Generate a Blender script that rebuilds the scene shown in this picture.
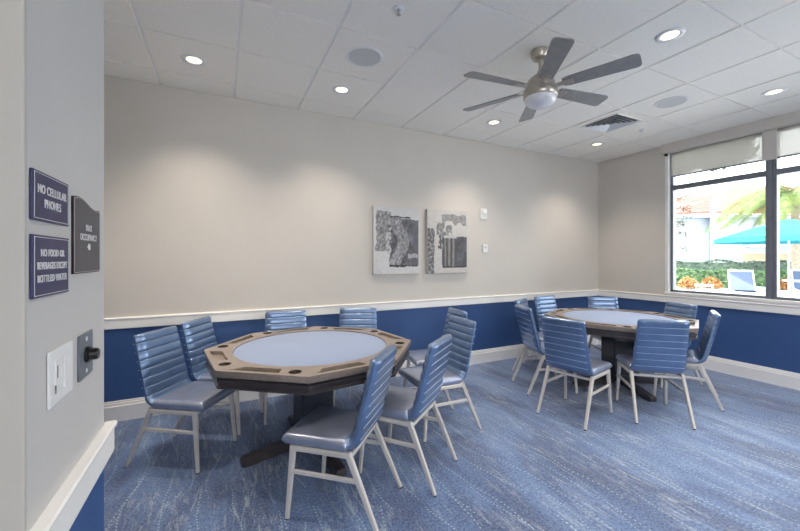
import bpy, bmesh, math, random
from mathutils import Vector, Matrix, noise as mnoise
PI = math.pi
sc = bpy.context.scene
C = sc.collection
for o in list(bpy.data.objects):
    bpy.data.objects.remove(o)
random.seed(7)

# ------------------------------------------------------------------ camera
F_PX, HEAD, CAM_H = 362.86, 0.458, 1.42
cam_d = bpy.data.cameras.new('camera')
cam = bpy.data.objects.new('camera', cam_d)
C.objects.link(cam)
cam.location = (0, 0, CAM_H)
cam.rotation_euler = (PI / 2, 0, -HEAD)
cam_d.sensor_width = 36.0
cam_d.sensor_fit = 'HORIZONTAL'
cam_d.lens = 36.0 * F_PX / 800.0
cam_d.shift_y = -(265.5 - 258.16) / 800.0
cam_d.clip_start = 0.02
cam_d.clip_end = 300
sc.camera = cam

# ------------------------------------------------------------------ exposure, sky, sun
sc.view_settings.view_transform = 'Standard'
sc.view_settings.look = 'None'
sc.view_settings.gamma = 1.0
sc.view_settings.use_curve_mapping = False
sc.view_settings.exposure = 0.67
sc.cycles.diffuse_bounces = 8
SKY_STRENGTH = 4.2
SUN_STRENGTH = 4.6
LAMP_W = 12.0

w = bpy.data.worlds.new('sky')
sc.world = w
w.use_nodes = True
nt = w.node_tree
nt.nodes.clear()
out = nt.nodes.new('ShaderNodeOutputWorld')
bg = nt.nodes.new('ShaderNodeBackground')
tc = nt.nodes.new('ShaderNodeTexCoord')
sep = nt.nodes.new('ShaderNodeSeparateXYZ')
rmp = nt.nodes.new('ShaderNodeValToRGB')
rmp.color_ramp.elements[0].position = 0.0
rmp.color_ramp.elements[0].color = (1.0, 0.99, 0.97, 1)
rmp.color_ramp.elements[1].position = 0.8
rmp.color_ramp.elements[1].color = (0.78, 0.87, 1.0, 1)
nt.links.new(tc.outputs['Generated'], sep.inputs[0])
nt.links.new(sep.outputs['Z'], rmp.inputs[0])
nt.links.new(rmp.outputs[0], bg.inputs['Color'])
bg.inputs['Strength'].default_value = SKY_STRENGTH
nt.links.new(bg.outputs[0], out.inputs[0])

sun_d = bpy.data.lights.new('sun', 'SUN')
sun_d.energy = SUN_STRENGTH
sun_d.angle = math.radians(1.5)
sun_d.color = (1.0, 0.96, 0.9)
sun = bpy.data.objects.new('sun', sun_d)
C.objects.link(sun)
sun.rotation_euler = Vector((0.45, 0.25, -0.85)).to_track_quat('-Z', 'Y').to_euler()


# ------------------------------------------------------------------ colour / material helpers
def lin(r, g, b):
    f = lambda c: (c / 255 / 12.92) if c / 255 <= 0.04045 else ((c / 255 + 0.055) / 1.055) ** 2.4
    return (f(r), f(g), f(b), 1.0)


class NB:
    """tiny node builder"""
    def __init__(s, name):
        s.m = bpy.data.materials.new(name)
        s.m.use_nodes = True
        s.t = s.m.node_tree
        s.t.nodes.clear()
        s.out = s.t.nodes.new('ShaderNodeOutputMaterial')
        s.b = s.t.nodes.new('ShaderNodeBsdfPrincipled')
        s.t.links.new(s.b.outputs[0], s.out.inputs[0])

    def n(s, kind):
        return s.t.nodes.new(kind)

    def put(s, sock, v):
        if isinstance(v, bpy.types.NodeSocket):
            s.t.links.new(v, sock)
        else:
            sock.default_value = v

    def m2(s, op, a, b=0.0, c=0.0, clamp=False):
        n = s.n('ShaderNodeMath')
        n.operation = op
        n.use_clamp = clamp
        s.put(n.inputs[0], a)
        s.put(n.inputs[1], b)
        s.put(n.inputs[2], c)
        return n.outputs[0]

    def coord(s, scale=(1, 1, 1), which='Object', loc=(0, 0, 0)):
        tc = s.n('ShaderNodeTexCoord')
        mp = s.n('ShaderNodeMapping')
        mp.inputs['Scale'].default_value = scale
        mp.inputs['Location'].default_value = loc
        s.t.links.new(tc.outputs[which], mp.inputs[0])
        return mp.outputs[0]

    def noise(s, vec, scale=5, detail=3, rough=0.5, dist=0.0):
        n = s.n('ShaderNodeTexNoise')
        n.inputs['Scale'].default_value = scale
        n.inputs['Detail'].default_value = detail
        n.inputs['Roughness'].default_value = rough
        n.inputs['Distortion'].default_value = dist
        s.put(n.inputs['Vector'], vec)
        return n.outputs[0]

    def ramp(s, v, stops, interp='LINEAR'):
        n = s.n('ShaderNodeValToRGB')
        cr = n.color_ramp
        cr.interpolation = interp
        while len(cr.elements) < len(stops):
            cr.elements.new(0.5)
        for e, (p, c) in zip(cr.elements, stops):
            e.position = p
            e.color = c if len(c) == 4 else (*c, 1)
        s.put(n.inputs[0], v)
        return n.outputs[0]

    def mix(s, fac, a, b, mode='MIX'):
        n = s.n('ShaderNodeMix')
        n.data_type = 'RGBA'
        n.blend_type = mode
        s.put(n.inputs[0], fac)
        s.put(n.inputs[6], a)
        s.put(n.inputs[7], b)
        return n.outputs[2]

    def bump(s, h, strength=0.2, dist=0.01):
        n = s.n('ShaderNodeBump')
        n.inputs['Strength'].default_value = strength
        n.inputs['Distance'].default_value = dist
        s.put(n.inputs['Height'], h)
        s.t.links.new(n.outputs[0], s.b.inputs['Normal'])

    def set(s, **k):
        names = dict(color='Base Color', rough='Roughness', metal='Metallic', spec='Specular IOR Level',
                     coat='Coat Weight', coatr='Coat Roughness', ior='IOR', trans='Transmission Weight',
                     sheen='Sheen Weight', emit='Emission Color', emits='Emission Strength')
        for a, v in k.items():
            s.put(s.b.inputs[names[a]], v)
        return s


def mat(name, rgb, rough=0.5, metal=0.0, var=0.06, scale=12, bump=0.0, bscale=80, **k):
    """plain material with a slight procedural variation"""
    nb = NB(name)
    c = lin(*rgb)
    v = nb.noise(nb.coord(), scale, 3)
    lo = tuple(x * (1 - var) for x in c[:3]) + (1,)
    hi = tuple(min(1, x * (1 + var)) for x in c[:3]) + (1,)
    nb.set(color=nb.ramp(v, [(0.3, lo), (0.7, hi)]), rough=rough, metal=metal, **k)
    if bump:
        nb.bump(nb.noise(nb.coord(), bscale, 4), bump, 0.004)
    return nb.m


M = {}
M['wall'] = mat('wall_paint', (208, 203, 195), 0.75, var=0.015, scale=3, bump=0.06, bscale=220)
M['wall_stub'] = mat('stub_wall_paint', (202, 200, 197), 0.7, var=0.015, scale=3, bump=0.06, bscale=220)
M['casing'] = mat('casing_paint', (188, 184, 176), 0.6, var=0.01)
M['blue'] = mat('blue_wainscot_paint', (58, 90, 142), 0.5, var=0.04, scale=3, bump=0.05, bscale=200)
M['trim'] = mat('white_trim_paint', (249, 247, 243), 0.4, var=0.015, scale=5)
M['ceil'] = mat('ceiling_tile_face', (246, 242, 233), 0.9, var=0.03, scale=60, bump=0.12, bscale=300)
M['grid'] = mat('ceiling_grid_metal', (238, 237, 234), 0.5, var=0.01)
M['leg'] = mat('champagne_painted_metal', (222, 216, 207), 0.38, metal=0.25, var=0.03, scale=20)
M['glide'] = mat('dark_rubber', (40, 38, 36), 0.6)
M['espresso'] = mat('espresso_stained_wood', (66, 60, 61), 0.3, var=0.2, scale=30, coat=0.3, coatr=0.2)
M['pedestal'] = mat('black_stained_wood', (24, 24, 32), 0.28, var=0.1, scale=30, coat=0.4, coatr=0.15)
M['cup'] = mat('brown_cup_insert', (84, 74, 66), 0.4)
M['nickel'] = mat('brushed_nickel', (190, 184, 174), 0.3, metal=0.9, var=0.04, scale=50)
M['blade'] = mat('grey_fan_blade', (150, 148, 143), 0.42, var=0.08, scale=14)
M['blade_dark'] = M['blade']
M['white_plastic'] = mat('white_plastic', (232, 232, 230), 0.4, var=0.01)
M['grille'] = mat('speaker_grille_cloth', (206, 205, 203), 0.8, var=0.1, scale=400)
M['frame_dark'] = mat('dark_bronze_aluminium', (124, 128, 138), 0.35, metal=0.5, var=0.05)
M['black'] = mat('black_plastic', (18, 18, 19), 0.3, var=0.05)
M['steel'] = mat('grey_steel_plate', (128, 134, 142), 0.4, metal=0.5, var=0.05)
M['sign_navy'] = mat('navy_sign_face', (44, 44, 86), 0.45, var=0.04)
M['sign_grey'] = mat('charcoal_sign_face', (70, 70, 78), 0.45, var=0.05)
M['sign_edge'] = mat('black_sign_edge', (22, 22, 30), 0.4)
M['sign_text'] = mat('white_sign_lettering', (226, 226, 228), 0.5, var=0.01)
M['sign_red'] = mat('muted_sign_border', (186, 170, 172), 0.5, var=0.02)
M['vent_white'] = mat('white_vent_metal', (226, 227, 228), 0.45, var=0.01)
M['vent_dark'] = mat('vent_dark_duct', (120, 122, 126), 0.8)


def m_vinyl(name, rgb):
    nb = NB(name)
    v = nb.noise(nb.coord(), 9, 4)
    c = lin(*rgb)
    nb.set(color=nb.ramp(v, [(0.3, tuple(x * 0.88 for x in c[:3])), (0.7, tuple(x * 1.1 for x in c[:3]))]),
           rough=0.32, metal=0.55, spec=0.7, coat=1.0, coatr=0.2)
    nb.bump(nb.noise(nb.coord(), 260, 3), 0.08, 0.002)
    return nb.m


M['vinyl'] = m_vinyl('slate_blue_vinyl', (104, 132, 172))
M['vinyl_lit_seat'] = m_vinyl('slate_vinyl_lit_seat', (158, 167, 190))  # same vinyl, lightened and greyed to imitate reflected light on the seat
M['welt'] = mat('pale_blue_piping', (184, 204, 228), 0.4, var=0.03)


def m_wood_taupe():
    nb = NB('taupe_stained_wood')
    co = nb.coord((3, 22, 22))
    v = nb.noise(co, 3.0, 5, 0.6, 0.6)
    nb.set(color=nb.ramp(v, [(0.25, lin(128, 116, 107)), (0.55, lin(146, 133, 123)), (0.8, lin(162, 149, 139))]),
           rough=0.34, coat=0.25, coatr=0.2)
    return nb.m


M['taupe'] = m_wood_taupe()


def m_felt():
    nb = NB('pale_blue_felt')
    v = nb.noise(nb.coord(), 180, 4)
    nb.set(color=nb.ramp(v, [(0.3, lin(134, 150, 181)), (0.7, lin(150, 166, 196))]), rough=0.85, sheen=0.15)
    nb.bump(v, 0.15, 0.002)
    return nb.m


M['felt'] = m_felt()


def m_carpet():
    nb = NB('blue_streaked_carpet')
    tc = nb.n('ShaderNodeTexCoord')
    sp = nb.n('ShaderNodeSeparateXYZ')
    nb.t.links.new(tc.outputs['Object'], sp.inputs[0])
    X, Y = sp.outputs['X'], sp.outputs['Y']
    base = nb.noise(nb.coord((2.0, 0.6, 1)), 1.6, 4, 0.55, 0.5)
    col = nb.ramp(base, [(0.3, lin(18, 40, 92)), (0.45, lin(40, 74, 134)), (0.56, lin(86, 124, 182)), (0.72, lin(142, 172, 212))])
    # fine woven speckle
    fine = nb.noise(nb.coord((1.3, 1, 1)), 62, 5, 0.8)
    col = nb.mix(nb.ramp(fine, [(0.38, (0, 0, 0)), (0.60, (1, 1, 1))]), nb.mix(0.72, col, lin(14, 30, 76)), nb.mix(0.34, col, lin(168, 192, 226)))
    # short brushed streaks and pale worn-looking patches of the pattern
    st = nb.noise(nb.coord((22, 4.0, 1)), 1.6, 6, 0.78, 0.6)
    big = nb.noise(nb.coord((1.3, 0.8, 1), loc=(3, 7, 0)), 2.4, 4, 0.6)
    smask = nb.m2('MULTIPLY', nb.ramp(st, [(0.50, (0, 0, 0)), (0.62, (1, 1, 1))]), nb.ramp(big, [(0.44, (0.06, 0.06, 0.06)), (0.60, (0.9, 0.9, 0.9))]))
    smask = nb.m2('MULTIPLY', smask, nb.ramp(nb.noise(nb.coord((2, 1, 1)), 90, 4, 0.8), [(0.42, (0.05, 0.05, 0.05)), (0.56, (1, 1, 1))]))
    col = nb.mix(smask, col, lin(206, 212, 214))
    # wandering dotted lines
    for k, (amp, per, ofs, pit) in enumerate([(0.20, 0.19, 0.0, 0.026), (0.30, 0.31, 5.3, 0.020), (0.24, 0.43, 9.1, 0.030)]):
        wob = nb.noise(nb.coord((0.7, 1.05, 1), loc=(ofs, ofs, 0)), 1.0, 1.5, 0.4)
        xs = nb.m2('ADD', X, nb.m2('MULTIPLY', wob, amp * 2.2))
        u = nb.m2('ABSOLUTE', nb.m2('SUBTRACT', nb.m2('FRACT', nb.m2('DIVIDE', xs, per)), 0.5))
        line = nb.m2('LESS_THAN', u, 0.0037 / per)
        dots = nb.m2('LESS_THAN', nb.m2('FRACT', nb.m2('DIVIDE', nb.m2('ADD', Y, nb.m2('MULTIPLY', X, 0.13)), pit)), 0.42)
        msk = nb.m2('GREATER_THAN', nb.noise(nb.coord((1.5, 0.9, 1), loc=(ofs * 3, 1, 0)), 1.6, 2), 0.46)
        f = nb.m2('MULTIPLY', nb.m2('MULTIPLY', line, dots), msk)
        col = nb.mix(nb.m2('MULTIPLY', f, 0.75), col, lin(190, 210, 216))
    nb.set(color=col, rough=0.62, sheen=0.4, spec=0.5)
    nb.b.inputs['Sheen Roughness'].default_value = 0.45
    nb.bump(nb.noise(nb.coord(), 160, 4, 0.8), 0.5, 0.006)
    return nb.m


M['carpet'] = m_carpet()


def m_glass():
    nb = NB('clear_window_glass')
    nb.t.nodes.remove(nb.b)
    tr = nb.n('ShaderNodeBsdfTransparent')
    tr.inputs[0].default_value = (0.96, 0.98, 0.98, 1)
    gl = nb.n('ShaderNodeBsdfGlossy')
    gl.inputs['Roughness'].default_value = 0.02
    fr = nb.n('ShaderNodeFresnel')
    fr.inputs[0].default_value = 1.35
    mx = nb.n('ShaderNodeMixShader')
    nb.t.links.new(fr.outputs[0], mx.inputs[0])
    nb.t.links.new(tr.outputs[0], mx.inputs[1])
    nb.t.links.new(gl.outputs[0], mx.inputs[2])
    nb.t.links.new(mx.outputs[0], nb.out.inputs[0])
    return nb.m


M['glass'] = m_glass()


def m_shade():
    nb = NB('sheer_roller_shade_fabric')
    nb.t.nodes.remove(nb.b)
    tr = nb.n('ShaderNodeBsdfTransparent')
    tr.inputs[0].default_value = (0.9, 0.89, 0.86, 1)
    df = nb.n('ShaderNodeBsdfDiffuse')
    tl = nb.n('ShaderNodeBsdfTranslucent')
    v = nb.noise(nb.coord(), 300, 2)
    c = nb.ramp(v, [(0.3, lin(148, 144, 137)), (0.7, lin(158, 154, 147))])
    nb.put(df.inputs[0], c)
    nb.put(tl.inputs[0], c)
    a = nb.n('ShaderNodeMixShader')
    a.inputs[0].default_value = 0.45
    nb.t.links.new(df.outputs[0], a.inputs[1])
    nb.t.links.new(tl.outputs[0], a.inputs[2])
    b = nb.n('ShaderNodeMixShader')
    b.inputs[0].default_value = 0.085
    nb.t.links.new(a.outputs[0], b.inputs[1])
    nb.t.links.new(tr.outputs[0], b.inputs[2])
    nb.t.links.new(b.outputs[0], nb.out.inputs[0])
    return nb.m


M['shade'] = m_shade()


def m_emit(name, rgb, s):
    nb = NB(name)
    nb.set(color=lin(*rgb), emit=lin(*rgb), emits=s, rough=0.6)
    return nb.m


M['lens'] = m_emit('lit_downlight_lens', (255, 238, 208), 1.3)


def m_bowl():
    nb = NB('frosted_white_glass_bowl')
    nb.set(color=lin(236, 234, 236), rough=0.35, emit=lin(245, 240, 240), emits=0.0, coat=0.3)
    return nb.m


M['bowl'] = m_bowl()


def m_leaf(name, a, b, c):
    nb = NB(name)
    v = nb.noise(nb.coord(), 6, 3)
    nb.set(color=nb.ramp(v, [(0.3, lin(*a)), (0.5, lin(*b)), (0.7, lin(*c))]), rough=0.6)
    return nb.m


M['hedge'] = m_leaf('hedge_leaves', (72, 100, 74), (98, 130, 88), (134, 160, 110))
M['hedge2'] = m_leaf('clipped_hedge_leaves', (78, 96, 86), (94, 112, 98), (112, 130, 110))
M['croton'] = m_leaf('orange_croton_leaves', (150, 140, 80), (190, 126, 76), (196, 156, 96))
M['palm'] = m_leaf('palm_leaflets', (72, 100, 52), (104, 124, 62), (146, 148, 78))
M['vine'] = m_leaf('tree_leaves', (54, 60, 46), (74, 78, 58), (100, 100, 74))
M['bark'] = mat('grey_brown_bark', (150, 138, 122), 0.9, var=0.25, scale=12, bump=0.4, bscale=20)
M['stucco'] = mat('pale_stucco', (150, 157, 168), 0.9, var=0.02, scale=4, bump=0.1)
M['tan'] = mat('tan_panel', (140, 122, 98), 0.8, var=0.1, scale=2)
M['far_grey'] = mat('grey_eave', (150, 158, 172), 0.8)
M['paver'] = mat('pale_patio_paver', (206, 203, 198), 0.9, var=0.08, scale=3)
M['turf'] = mat('lawn', (130, 168, 92), 0.95, var=0.3, scale=9)
M['turq'] = mat('turquoise_canvas', (74, 164, 176), 0.8, var=0.03)
M['white_metal'] = mat('white_painted_metal', (236, 238, 240), 0.4, var=0.01)
M['sling'] = mat('grey_blue_sling_fabric', (104, 114, 142), 0.8, var=0.05, scale=40)


def m_tile_roof():
    nb = NB('red_barrel_tile_roof')
    wv = nb.n('ShaderNodeTexWave')
    wv.inputs['Scale'].default_value = 2.2
    wv.inputs['Distortion'].default_value = 1.0
    nb.put(wv.inputs['Vector'], nb.coord((0.3, 1, 0.3)))
    nb.set(color=nb.mix(nb.noise(nb.coord(), 3, 4), nb.ramp(wv.outputs[1], [(0.1, lin(150, 74, 66)), (0.8, lin(176, 100, 88))]), lin(164, 86, 76)), rough=0.85)
    return nb.m


M['roof'] = m_tile_roof()


def m_vcol(name):
    nb = NB(name)
    a = nb.n('ShaderNodeVertexColor')
    a.layer_name = 'paint'
    nb.set(color=nb.mix(nb.m2('MULTIPLY', nb.noise(nb.coord(), 90, 4), 0.18), a.outputs[0], lin(206, 206, 206)), rough=0.7)
    nb.bump(nb.noise(nb.coord(), 300, 2), 0.15, 0.002)
    return nb.m


# ------------------------------------------------------------------ mesh helpers
def obj(name, bm, m, parent=None, smooth=False, auto=None, loc=None):
    me = bpy.data.meshes.new(name)
    bmesh.ops.recalc_face_normals(bm, faces=bm.faces)
    if smooth:
        for f in bm.faces:
            f.smooth = True
        if auto is not None:
            for e in bm.edges:
                if len(e.link_faces) == 2 and e.calc_face_angle(0) > math.radians(auto):
                    e.smooth = False
    bm.to_mesh(me)
    bm.free()
    if isinstance(m, (list, tuple)):
        for x in m:
            me.materials.append(x)
    else:
        me.materials.append(m)
    o = bpy.data.objects.new(name, me)
    C.objects.link(o)
    if parent is not None:
        o.parent = parent
    if loc:
        o.location = loc
    return o


def tag(o, label, cat, group=None, kind=None):
    if label:
        o['label'] = label
    if cat:
        o['category'] = cat
    if group:
        o['group'] = group
    if kind:
        o['kind'] = kind
    return o


def thing(name, label, cat, loc=(0, 0, 0), rz=0.0, group=None):
    o = bpy.data.objects.new(name, None)
    o.empty_display_size = 0.1
    C.objects.link(o)
    o.location = loc
    o.rotation_euler = (0, 0, rz)
    return tag(o, label, cat, group)


def struct(name, bm, m, label=None, smooth=False):
    o = obj(name, bm, m, None, smooth)
    o['kind'] = 'structure'
    if label:
        o['label'] = label
    return o


def copy_tree(o, parent=None):
    c = o.copy()
    C.objects.link(c)
    c.parent = parent
    for ch in list(o.children):
        copy_tree(ch, c)
    return c


def box(bm, x0, x1, y0, y1, z0, z1, bev=0.0, seg=2, mi=0):
    r = bmesh.ops.create_cube(bm, size=1.0)
    vs = r['verts']
    for v in vs:
        v.co = Vector(((x0 + x1) / 2 + v.co.x * (x1 - x0), (y0 + y1) / 2 + v.co.y * (y1 - y0), (z0 + z1) / 2 + v.co.z * (z1 - z0)))
    fs = set(f for v in vs for f in v.link_faces)
    for f in fs:
        f.material_index = mi
    if bev:
        es = list(set(e for v in vs for e in v.link_edges))
        bmesh.ops.bevel(bm, geom=es, offset=bev, segments=seg, profile=0.5, affect='EDGES')
    return bm


def ring_loft(bm, rings, cap=True, close=True):
    vr = [[bm.verts.new(p) for p in r] for r in rings]
    n = len(vr[0])
    for a, b in zip(vr[:-1], vr[1:]):
        for i in range(n if close else n - 1):
            bm.faces.new((a[i], a[(i + 1) % n], b[(i + 1) % n], b[i]))
    if cap:
        bm.faces.new(vr[0][::-1])
        bm.faces.new(vr[-1])
    return vr


def bar(bm, p, q, wa, wb, side=(1, 0, 0), da=None, db=None, ch=0.2):
    """tapered bar with chamfered rectangular section from p to q"""
    p, q = Vector(p), Vector(q)
    d = (q - p).normalized()
    s = Vector(side)
    s = (s - d * s.dot(d)).normalized()
    t = d.cross(s)
    rings = []
    for c, W, D in ((p, wa, da or wa), (q, wb, db or wb)):
        w, h = W / 2, D / 2
        k = min(w, h) * ch * 2
        pts = [(w - k, h), (w, h - k), (w, -h + k), (w - k, -h), (-w + k, -h), (-w, -h + k), (-w, h - k), (-w + k, h)]
        rings.append([c + s * a + t * b for a, b in pts])
    ring_loft(bm, rings)


def tube(bm, pts, r, n=8, cap=True):
    pts = [Vector(p) for p in pts]
    rings = []
    up = None
    for i, p in enumerate(pts):
        d = (pts[min(i + 1, len(pts) - 1)] - pts[max(i - 1, 0)]).normalized()
        if up is None:
            up = Vector((0, 0, 1)) if abs(d.z) < 0.9 else Vector((1, 0, 0))
        s = d.cross(up).normalized()
        t = s.cross(d).normalized()
        up = t
        rr = r[i] if isinstance(r, (list, tuple)) else r
        rings.append([p + (s * math.cos(a) + t * math.sin(a)) * rr for a in [2 * PI * k / n for k in range(n)]])
    ring_loft(bm, rings, cap)


def lathe(bm, prof, n=32, c=(0, 0, 0), caps=False):
    rings = [[Vector((c[0] + r * math.cos(2 * PI * k / n), c[1] + r * math.sin(2 * PI * k / n), c[2] + z)) for k in range(n)] for r, z in prof]
    ring_loft(bm, rings, caps)


def prof_extrude(bm, prof, a, b, nrm):
    """profile (out, z) swept from a to b (xy points); nrm = outward xy normal"""
    rings = []
    for p in (a, b):
        rings.append([Vector((p[0] + nrm[0] * o, p[1] + nrm[1] * o, z)) for o, z in prof])
    ring_loft(bm, rings)


def prism(bm, outline, z0, z1, bev=0.0):
    lo = [bm.verts.new((x, y, z0)) for x, y in outline]
    hi = [bm.verts.new((x, y, z1)) for x, y in outline]
    n = len(outline)
    f0 = bm.faces.new(lo[::-1])
    f1 = bm.faces.new(hi)
    for i in range(n):
        bm.faces.new((lo[i], lo[(i + 1) % n], hi[(i + 1) % n], hi[i]))
    if bev:
        bmesh.ops.bevel(bm, geom=list(f0.edges) + list(f1.edges), offset=bev, segments=2, profile=0.5, affect='EDGES')


def holed_slab(name, outer, holes, z0, z1, m, parent, bev=0.0):
    """slab with real holes, from a filled 2D curve turned into a mesh"""
    cu = bpy.data.curves.new(name, 'CURVE')
    cu.dimensions = '2D'
    cu.fill_mode = 'BOTH'
    cu.extrude = (z1 - z0) / 2 - bev
    cu.bevel_depth = bev
    cu.bevel_resolution = 1
    cu.offset = -bev
    for poly in [outer] + holes:
        s = cu.splines.new('POLY')
        s.points.add(len(poly) - 1)
        for p, (x, y) in zip(s.points, poly):
            p.co = (x, y, 0, 1)
        s.use_cyclic_u = True
    tmp = bpy.data.objects.new('tmp', cu)
    C.objects.link(tmp)
    dg = bpy.context.evaluated_depsgraph_get()
    me = bpy.data.meshes.new_from_object(tmp.evaluated_get(dg))
    bpy.data.objects.remove(tmp)
    me.transform(Matrix.Translation((0, 0, (z0 + z1) / 2)))
    me.materials.clear()
    me.materials.append(m)
    me.name = name
    o = bpy.data.objects.new(name, me)
    C.objects.link(o)
    o.parent = parent
    return o


# ------------------------------------------------------------------ room dimensions
RX, BY, H = 5.5845, 3.928, 3.004      # right wall, back wall, ceiling
LX, FY = -1.5, -2.2                   # far left wall, wall behind the camera
SX, SY0, SY1 = -0.326, 0.916, 1.416   # stub wall face and its ends
RAIL0, RAIL1, BASE = 0.805, 0.902, 0.178
G0X, G0Y, T = -0.4969, 3.6193, 0.6096

# floor
bm = bmesh.new()
box(bm, LX - 0.15, RX + 0.15, FY - 0.15, BY + 0.15, -0.12, 0.0)
struct('floor', bm, M['carpet'], 'blue carpet with pale streaks and dotted lines')

# ceiling: grid bars with slightly dropped tiles
bm = bmesh.new()
box(bm, LX - 0.15, RX + 0.15, FY - 0.15, BY + 0.15, H + 0.004, H + 0.1, mi=1)
xs = [G0X + i * T for i in range(-2, 11)]
ys = [G0Y - j * T for j in range(-1, 11)]
xe = [LX] + [x for x in xs if LX < x < RX] + [RX]
ye = [FY] + sorted(y for y in ys if FY < y < BY) + [BY]
rnd = random.Random(3)
for i in range(len(xe) - 1):
    for j in range(len(ye) - 1):
        a, b, c, d = xe[i] + 0.009, xe[i + 1] - 0.009, ye[j] + 0.005, ye[j + 1] - 0.005
        dz = rnd.uniform(-0.0015, 0.0015)
        lo = [(a + 0.004, c + 0.003), (b - 0.004, c + 0.003), (b - 0.004, d - 0.003), (a + 0.004, d - 0.003)]
        hi = [(a, c), (b, c), (b, d), (a, d)]
        v0 = [bm.verts.new((x, y, H - 0.008 + dz)) for x, y in lo]
        v1 = [bm.verts.new((x, y, H + 0.004)) for x, y in hi]
        f = bm.faces.new(v0[::-1])
        f.material_index = 0
        for k in range(4):
            bm.faces.new((v0[k], v0[(k + 1) % 4], v1[(k + 1) % 4], v1[k])).material_index = 0
me_o = struct('ceiling', bm, [M['ceil'], M['grid']], 'white suspended ceiling of square tiles')

RAILP = [(-0.002, RAIL0), (0.018, RAIL0), (0.02, RAIL0 + 0.006), (0.02, RAIL1 - 0.02), (0.026, RAIL1 - 0.016), (0.028, RAIL1 - 0.006), (0.024, RAIL1), (-0.002, RAIL1)]
BASEP = [(-0.002, 0), (0.017, 0), (0.017, BASE - 0.045), (0.012, BASE - 0.04), (0.012, BASE - 0.022), (0.008, BASE - 0.018), (0.008, BASE - 0.004), (0.005, BASE), (-0.002, BASE)]


def wall(name, x0, x1, y0, y1, m=None, label=None):
    """solid wall block; blue below the rail, painted above"""
    bm = bmesh.new()
    zr = (RAIL0 + RAIL1) / 2
    box(bm, x0, x1, y0, y1, 0.0, zr, mi=1)
    box(bm, x0, x1, y0, y1, zr, H + 0.002, mi=0)
    return struct(name, bm, [m or M['wall'], M['blue']], label)


wall('wall_back', LX - 0.12, RX + 0.12, BY, BY + 0.12, label='long back wall, off white over blue wainscot')
wall('wall_left', LX - 0.12, LX, FY, BY)
wall('wall_stub', LX, SX, SY0, SY1, M['wall_stub'], 'short left wall carrying the signs and switches')
bm = bmesh.new()
prof_extrude(bm, RAILP, (LX, BY), (RX, BY), (0, -1))
struct('trim_back_rail', bm, M['trim'])
bm = bmesh.new()
prof_extrude(bm, RAILP, (RX, BY - 0.02), (RX, FY), (-1, 0))
struct('trim_right_rail', bm, M['trim'])
bm = bmesh.new()
prof_extrude(bm, [(o, z) for o, z in RAILP], (SX, SY1 + 0.028), (SX, SY0), (1, 0))
prof_extrude(bm, RAILP, (SX, SY1), (LX, SY1), (0, 1))
struct('trim_stub_rail', bm, M['trim'])
bm = bmesh.new()
prof_extrude(bm, BASEP, (LX, BY), (RX, BY), (0, -1))
struct('baseboard_back', bm, M['trim'])
bm = bmesh.new()
prof_extrude(bm, BASEP, (RX, BY - 0.015), (RX, FY), (-1, 0))
struct('baseboard_right', bm, M['trim'])
bm = bmesh.new()
prof_extrude(bm, BASEP, (SX, SY1 + 0.01), (SX, SY0), (1, 0))
struct('baseboard_stub', bm, M['trim'])

# casing at the near end of the stub wall (opening the camera looks through)
bm = bmesh.new()
box(bm, SX - 0.10, SX + 0.0010, SY0 - 0.012, SY0 - 0.0005, 0.0, H - 0.006, 0.003)
struct('trim_opening_casing', bm, M['casing'])

# right wall with window opening, Y from WY1 (far) down to WY0
WY1, WZ0, WZ1 = 2.884, 0.953, 2.90
BAY, MUL = 1.0, 0.09
WY0 = WY1 - 3 * BAY - 2 * MUL
zr = (RAIL0 + RAIL1) / 2
bm = bmesh.new()
XA, XB = RX, RX + 0.2
box(bm, XA, XB, FY, BY + 0.12, 0, zr, mi=1)
box(bm, XA, XB, FY, BY + 0.12, zr, WZ0 - 0.03)
box(bm, XA, XB, WY1, BY + 0.12, WZ0 - 0.03, WZ1)
box(bm, XA, XB, FY, WY0, WZ0 - 0.03, WZ1)
box(bm, XA, XB, FY, BY + 0.12, WZ1, H + 0.002)
struct('wall_right', bm, [M['wall'], M['blue']], 'right hand wall around the window')

# wall behind the camera, with two big windows added to let in light
bm = bmesh.new()
YA, YB = FY - 0.15, FY
box(bm, LX - 0.12, RX + 0.12, YA, YB, 0, zr, mi=1)
box(bm, LX - 0.12, -0.9, YA, YB, zr, H)
box(bm, RX - 0.3, RX + 0.12, YA, YB, zr, H)
box(bm, 0.7, 3.4, YA, YB, zr, H)
box(bm, LX - 0.12, RX + 0.12, YA, YB, 2.75, H)
struct('wall_front', bm, [M['wall'], M['blue']])
for k, (a, b) in enumerate(((-0.9, 0.7), (3.4, RX - 0.3))):
    bm = bmesh.new()
    box(bm, a, b, YA + 0.05, YA + 0.11, zr, zr + 0.05)
    box(bm, a, b, YA + 0.05, YA + 0.11, 2.70, 2.75)
    for x in (a, (a + b) / 2 - 0.025, b - 0.05):
        box(bm, x, x + 0.05, YA + 0.05, YA + 0.11, zr + 0.05, 2.70)
    fr_ = struct('window_%d' % (k + 2), bm, M['frame_dark'])

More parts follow.
